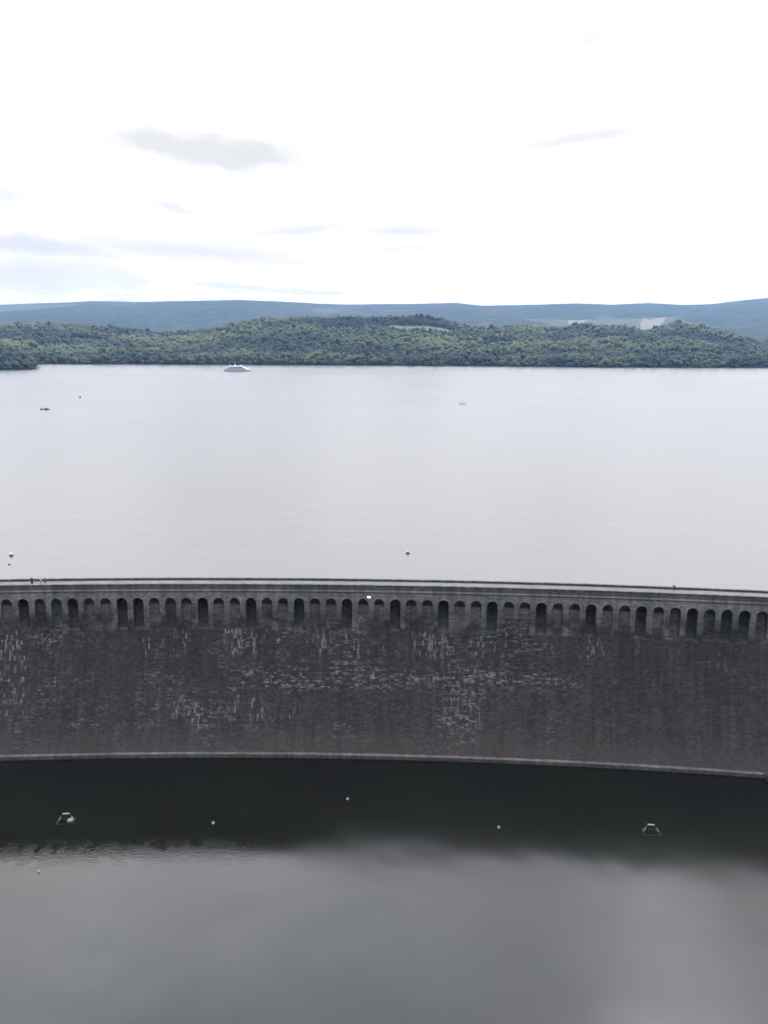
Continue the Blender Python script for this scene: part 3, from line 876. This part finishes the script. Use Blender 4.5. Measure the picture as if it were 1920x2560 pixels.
# ------------------------------------------------------------------ haze
bm = bmesh.new(); box(bm, -10500, 10500, -600, 10400, -38, 640)
hzb = obj_bm('haze', bm, None)
tag(hzb, 'thin blue summer haze over the lake and hills', 'haze', kind='stuff')
m = bpy.data.materials.new('haze_air'); m.use_nodes = True
t = m.node_tree
for n in list(t.nodes):
    if n.type != 'OUTPUT_MATERIAL': t.nodes.remove(n)
pv = t.nodes.new('ShaderNodeVolumePrincipled')
pv.inputs['Color'].default_value = (.35, .61, 1.0, 1)
pv.inputs['Density'].default_value = 5.0e-5
pv.inputs['Anisotropy'].default_value = 0.0
t.links.new(pv.outputs[0], t.nodes['Material Output'].inputs['Volume'])
hzb.data.materials.append(m)

# ------------------------------------------------------------------ sky and sun
SUN_EL, SUN_AZ = 56.0, 34.0        # degrees, azimuth to the right of the view
w = bpy.data.worlds.new('World'); sc.world = w; w.use_nodes = True
g = NT(w.node_tree)
bg = w.node_tree.nodes['Background']
sky = g.new('ShaderNodeTexSky', sky_type='NISHITA', sun_disc=False, sun_elevation=R(SUN_EL), sun_rotation=R(SUN_AZ), altitude=270, air_density=1.0, dust_density=1.6, ozone_density=1.0)
d = g.new('ShaderNodeTexCoord').outputs['Generated']
dx, dy, dz = g.sep(d)
el = g.math('MULTIPLY', g.math('ARCSINE', g.math('MAXIMUM', g.math('MINIMUM', dz, .9999), -.9999)), 180 / math.pi)
az = g.math('MULTIPLY', g.math('ARCTAN2', dx, dy), 180 / math.pi)
rp = g.new('ShaderNodeValToRGB'); rp.color_ramp.interpolation = 'EASE'
g.put(rp.inputs[0], g.math('DIVIDE', el, 90.0))
stops = [(0.0, 1.06), (.05, 1.5), (.14, 2.1), (.28, 4.6), (.46, 7.0), (.60, 6.9), (1.0, 2.3)]
e = rp.color_ramp.elements
e[0].position, e[1].position = stops[0][0], stops[-1][0]
e[0].color = (stops[0][1] / 7,) * 3 + (1,); e[1].color = (stops[-1][1] / 7,) * 3 + (1,)
for p_, v_ in stops[1:-1]:
    q = e.new(p_); q.color = (v_ / 7,) * 3 + (1,)
bright = g.math('MULTIPLY', g.sep(rp.outputs[0])[0], 7.0)
# brighter towards the veiled sun, open blue sky behind
front = g.smooth(g.vmath('DOT_PRODUCT', d, (.10, .94, .30)), -.75, .62)
bright = g.math('MULTIPLY', bright, g.math('ADD', .09, g.math('MULTIPLY', front, .91)))
# cloud bank texture
qv = g.xyz(g.math('MULTIPLY', dx, 1.0), dy, g.math('MULTIPLY', dz, 3.0))
cn = g.noise(qv, 2.4, 4, .5)
high = g.smooth(el, 14, 30)
bright = g.math('MULTIPLY', bright, g.math('ADD', 1.0, g.math('MULTIPLY', high, g.math('MULTIPLY', g.math('SUBTRACT', cn, .5), 1.3))))
for a0, e0, ra, re, amt in ((29, 45, 9, 4.5, .42), (-10, 44, 11, 3.2, .20), (-29, 43.5, 8, 4, .14), (1, 54, 22, 5, .08), (36, 38.5, 6, 4, -.55), (14, 46, 6, 5, -.10), (-28, 50, 9, 3, -.08), (8, 48.5, 6, 2.0, .16), (-20, 46.5, 5, 2.0, -.14), (-4, 49, 7, 2.2, -.12), (22, 50, 7, 2.5, .10), (18, 41, 6, 2.5, -.22), (-3, 40.5, 5, 2, -.2)):  # made-up light and dark sky patches, above the view, shaping the basin reflections
    r2_ = g.vmath('LENGTH', g.xyz(g.math('DIVIDE', g.math('SUBTRACT', az, a0), ra), g.math('DIVIDE', g.math('SUBTRACT', el, e0), re), 0), (0, 0, 0))
    bright = g.math('MULTIPLY', bright, g.math('ADD', 1.0, g.math('MULTIPLY', g.smooth(g.math('ADD', r2_, g.math('MULTIPLY', g.math('SUBTRACT', cn, .5), 1.2)), 0.1, 1.5, 1, 0), amt)))
cover = g.smooth(g.math('ADD', cn, g.math('MULTIPLY', front, .5)), .35, .75)
hazy = g.smooth(el, 8, 26, 1, 0)
cover = g.math('MAXIMUM', cover, hazy)
cloudcol = g.vmath('SCALE', (1.0, 1.0, 1.0), (0, 0, 0))
sn = g.new('ShaderNodeVectorMath', operation='SCALE'); g.put(sn.inputs[0], g.mix(g.smooth(el, 30, 50), (1.05, 1.0, .985), (.93, .97, 1.09)))
g.put(sn.inputs['Scale'], g.math('DIVIDE', bright, .1))
cover = g.math('MULTIPLY', cover, g.smooth(el, 46, 64, 1.0, .72))
col = g.mix(cover, sky.outputs[0], sn.outputs[0])
# separate grey clouds, each at its own bearing and height
wob = g.new('ShaderNodeTexNoise'); g.put(wob.inputs['Vector'], d); wob.inputs['Scale'].default_value = 16; wob.inputs['Detail'].default_value = 5
wx, wy, wz = g.sep(wob.outputs['Color'])
wob2 = g.noise(g.xyz(g.math('MULTIPLY', az, .28), g.math('MULTIPLY', el, .9), 5.0), 1.0, 5, .65)
def cloud(a0, e0, ra, re, tilt, amt, soft=.5):
    u = g.math('SUBTRACT', az, a0); v = g.math('SUBTRACT', el, e0)
    u = g.math('ADD', u, g.math('MULTIPLY', g.math('SUBTRACT', wx, .5), ra * .7))
    v = g.math('ADD', g.math('SUBTRACT', v, g.math('MULTIPLY', u, tilt)), g.math('MULTIPLY', g.math('SUBTRACT', wy, .5), re * 2.2))
    r_ = g.vmath('LENGTH', g.xyz(g.math('DIVIDE', u, ra), g.math('DIVIDE', v, re), 0), (0, 0, 0))
    r_ = g.math('ADD', r_, g.math('MULTIPLY', g.math('SUBTRACT', wob2, .5), 1.1))
    soft = soft + .22
    return g.math('MULTIPLY', g.smooth(r_, 1.0 - soft, 1.0 + soft, 1, 0), amt)
CL = [(-11.8, 13.2, 4.4, 1.05, -.02, 1.0, .35), (-17.0, 13.6, 3.2, .75, -.05, .9, .4), (-14.6, 13.45, 3.4, .6, 0, .95, .5), (14.7, 14.1, 4.2, .35, .08, .62, .5), (15.1, 19.9, 1.4, .5, 0, .42, .6),
      (-16.5, 9.3, 1.5, .32, -.2, .6, .6), (-28.0, 9.4, 1.6, .4, -.1, .5, .6), (1.5, 8.1, 2.6, .28, 0, .65, .6), (-6.8, 8.1, 3.0, .28, .12, .65, .6), (-26.5, 6.2, 5.0, .5, -.05, .95, .6),
      (-27.5, 4.3, 6.5, .9, 0, .6, .7), (-15.2, 6.3, 6.5, .5, -.04, .65, .7), (25.9, 10.9, 1.6, .2, 0, .35, .6), (-24.2, 16.3, 1.2, .18, 0, .3, .6), (-16.8, 16.5, 2.0, .15, 0, .25, .6), (2.0, 6.8, 4.0, .25, .05, .25, .7)]
acc = None
for c_ in CL:
    k_ = cloud(*c_)
    acc = k_ if acc is None else g.math('MAXIMUM', acc, k_)
# thin streaks low over the left hills
strk = g.smooth(g.noise(g.xyz(g.math('MULTIPLY', az, .10), g.math('MULTIPLY', el, .95), 2.0), 1.0, 4, .6), .5, .72)
strk = g.math('MULTIPLY', g.math('MULTIPLY', strk, g.smooth(el, 8.5, 4.0)), g.smooth(az, 6, -16))
acc = g.math('MAXIMUM', acc, g.math('MULTIPLY', strk, .65))
acc = g.math('MULTIPLY', acc, g.smooth(el, -1, .5))
grey = g.new('ShaderNodeVectorMath', operation='SCALE'); g.put(grey.inputs[0], g.mix(g.smooth(el, 4, 11), (.885, .825, .80), (.865, .835, .795))); grey.inputs['Scale'].default_value = 10.0
# veil: first bring the blown-out sky down to white, then to the grey of the cloud
wht = g.new('ShaderNodeVectorMath', operation='SCALE'); g.put(wht.inputs[0], g.mix(g.smooth(el, 4, 11), (1.06, .965, .95), (1.03, 1.0, .97))); wht.inputs['Scale'].default_value = 10.5
col = g.mix(g.smooth(acc, 0.0, .18), col, wht.outputs[0])
col = g.mix(g.smooth(acc, .10, 1.0), col, grey.outputs[0])
w.node_tree.links.new(col, bg.inputs['Color'])
bg.inputs['Strength'].default_value = .1

sl = bpy.data.lights.new('sun', 'SUN'); sl.energy = .5; sl.angle = R(14); sl.color = (1.0, .96, .90)
so = bpy.data.objects.new('sun', sl); C.objects.link(so)
dirv = Vector((math.sin(R(SUN_AZ)) * math.cos(R(SUN_EL)), math.cos(R(SUN_AZ)) * math.cos(R(SUN_EL)), math.sin(R(SUN_EL))))
so.rotation_euler = dirv.to_track_quat('Z', 'Y').to_euler()
so.location = (0, 0, 200)

# ------------------------------------------------------------------ camera
cam = bpy.data.cameras.new('camera'); co = bpy.data.objects.new('camera', cam); C.objects.link(co)
cam.sensor_fit = 'HORIZONTAL'; cam.angle = 2 * math.atan(960 / 1663.0)
cam.clip_start = .5; cam.clip_end = 30000
co.matrix_world = Matrix.Translation((0, 0, 61.0)) @ Matrix.Rotation(R(90 - 14.8), 4, 'X') @ Matrix.Rotation(R(.28), 4, 'Z')
sc.camera = co

sc.render.engine = 'CYCLES'
sc.cycles.use_denoising = True
sc.cycles.max_bounces = 6; sc.cycles.volume_bounces = 1
sc.cycles.caustics_reflective = False
sc.view_settings.view_transform = 'Standard'; sc.view_settings.look = 'None'
sc.view_settings.exposure = 0; sc.view_settings.gamma = 1
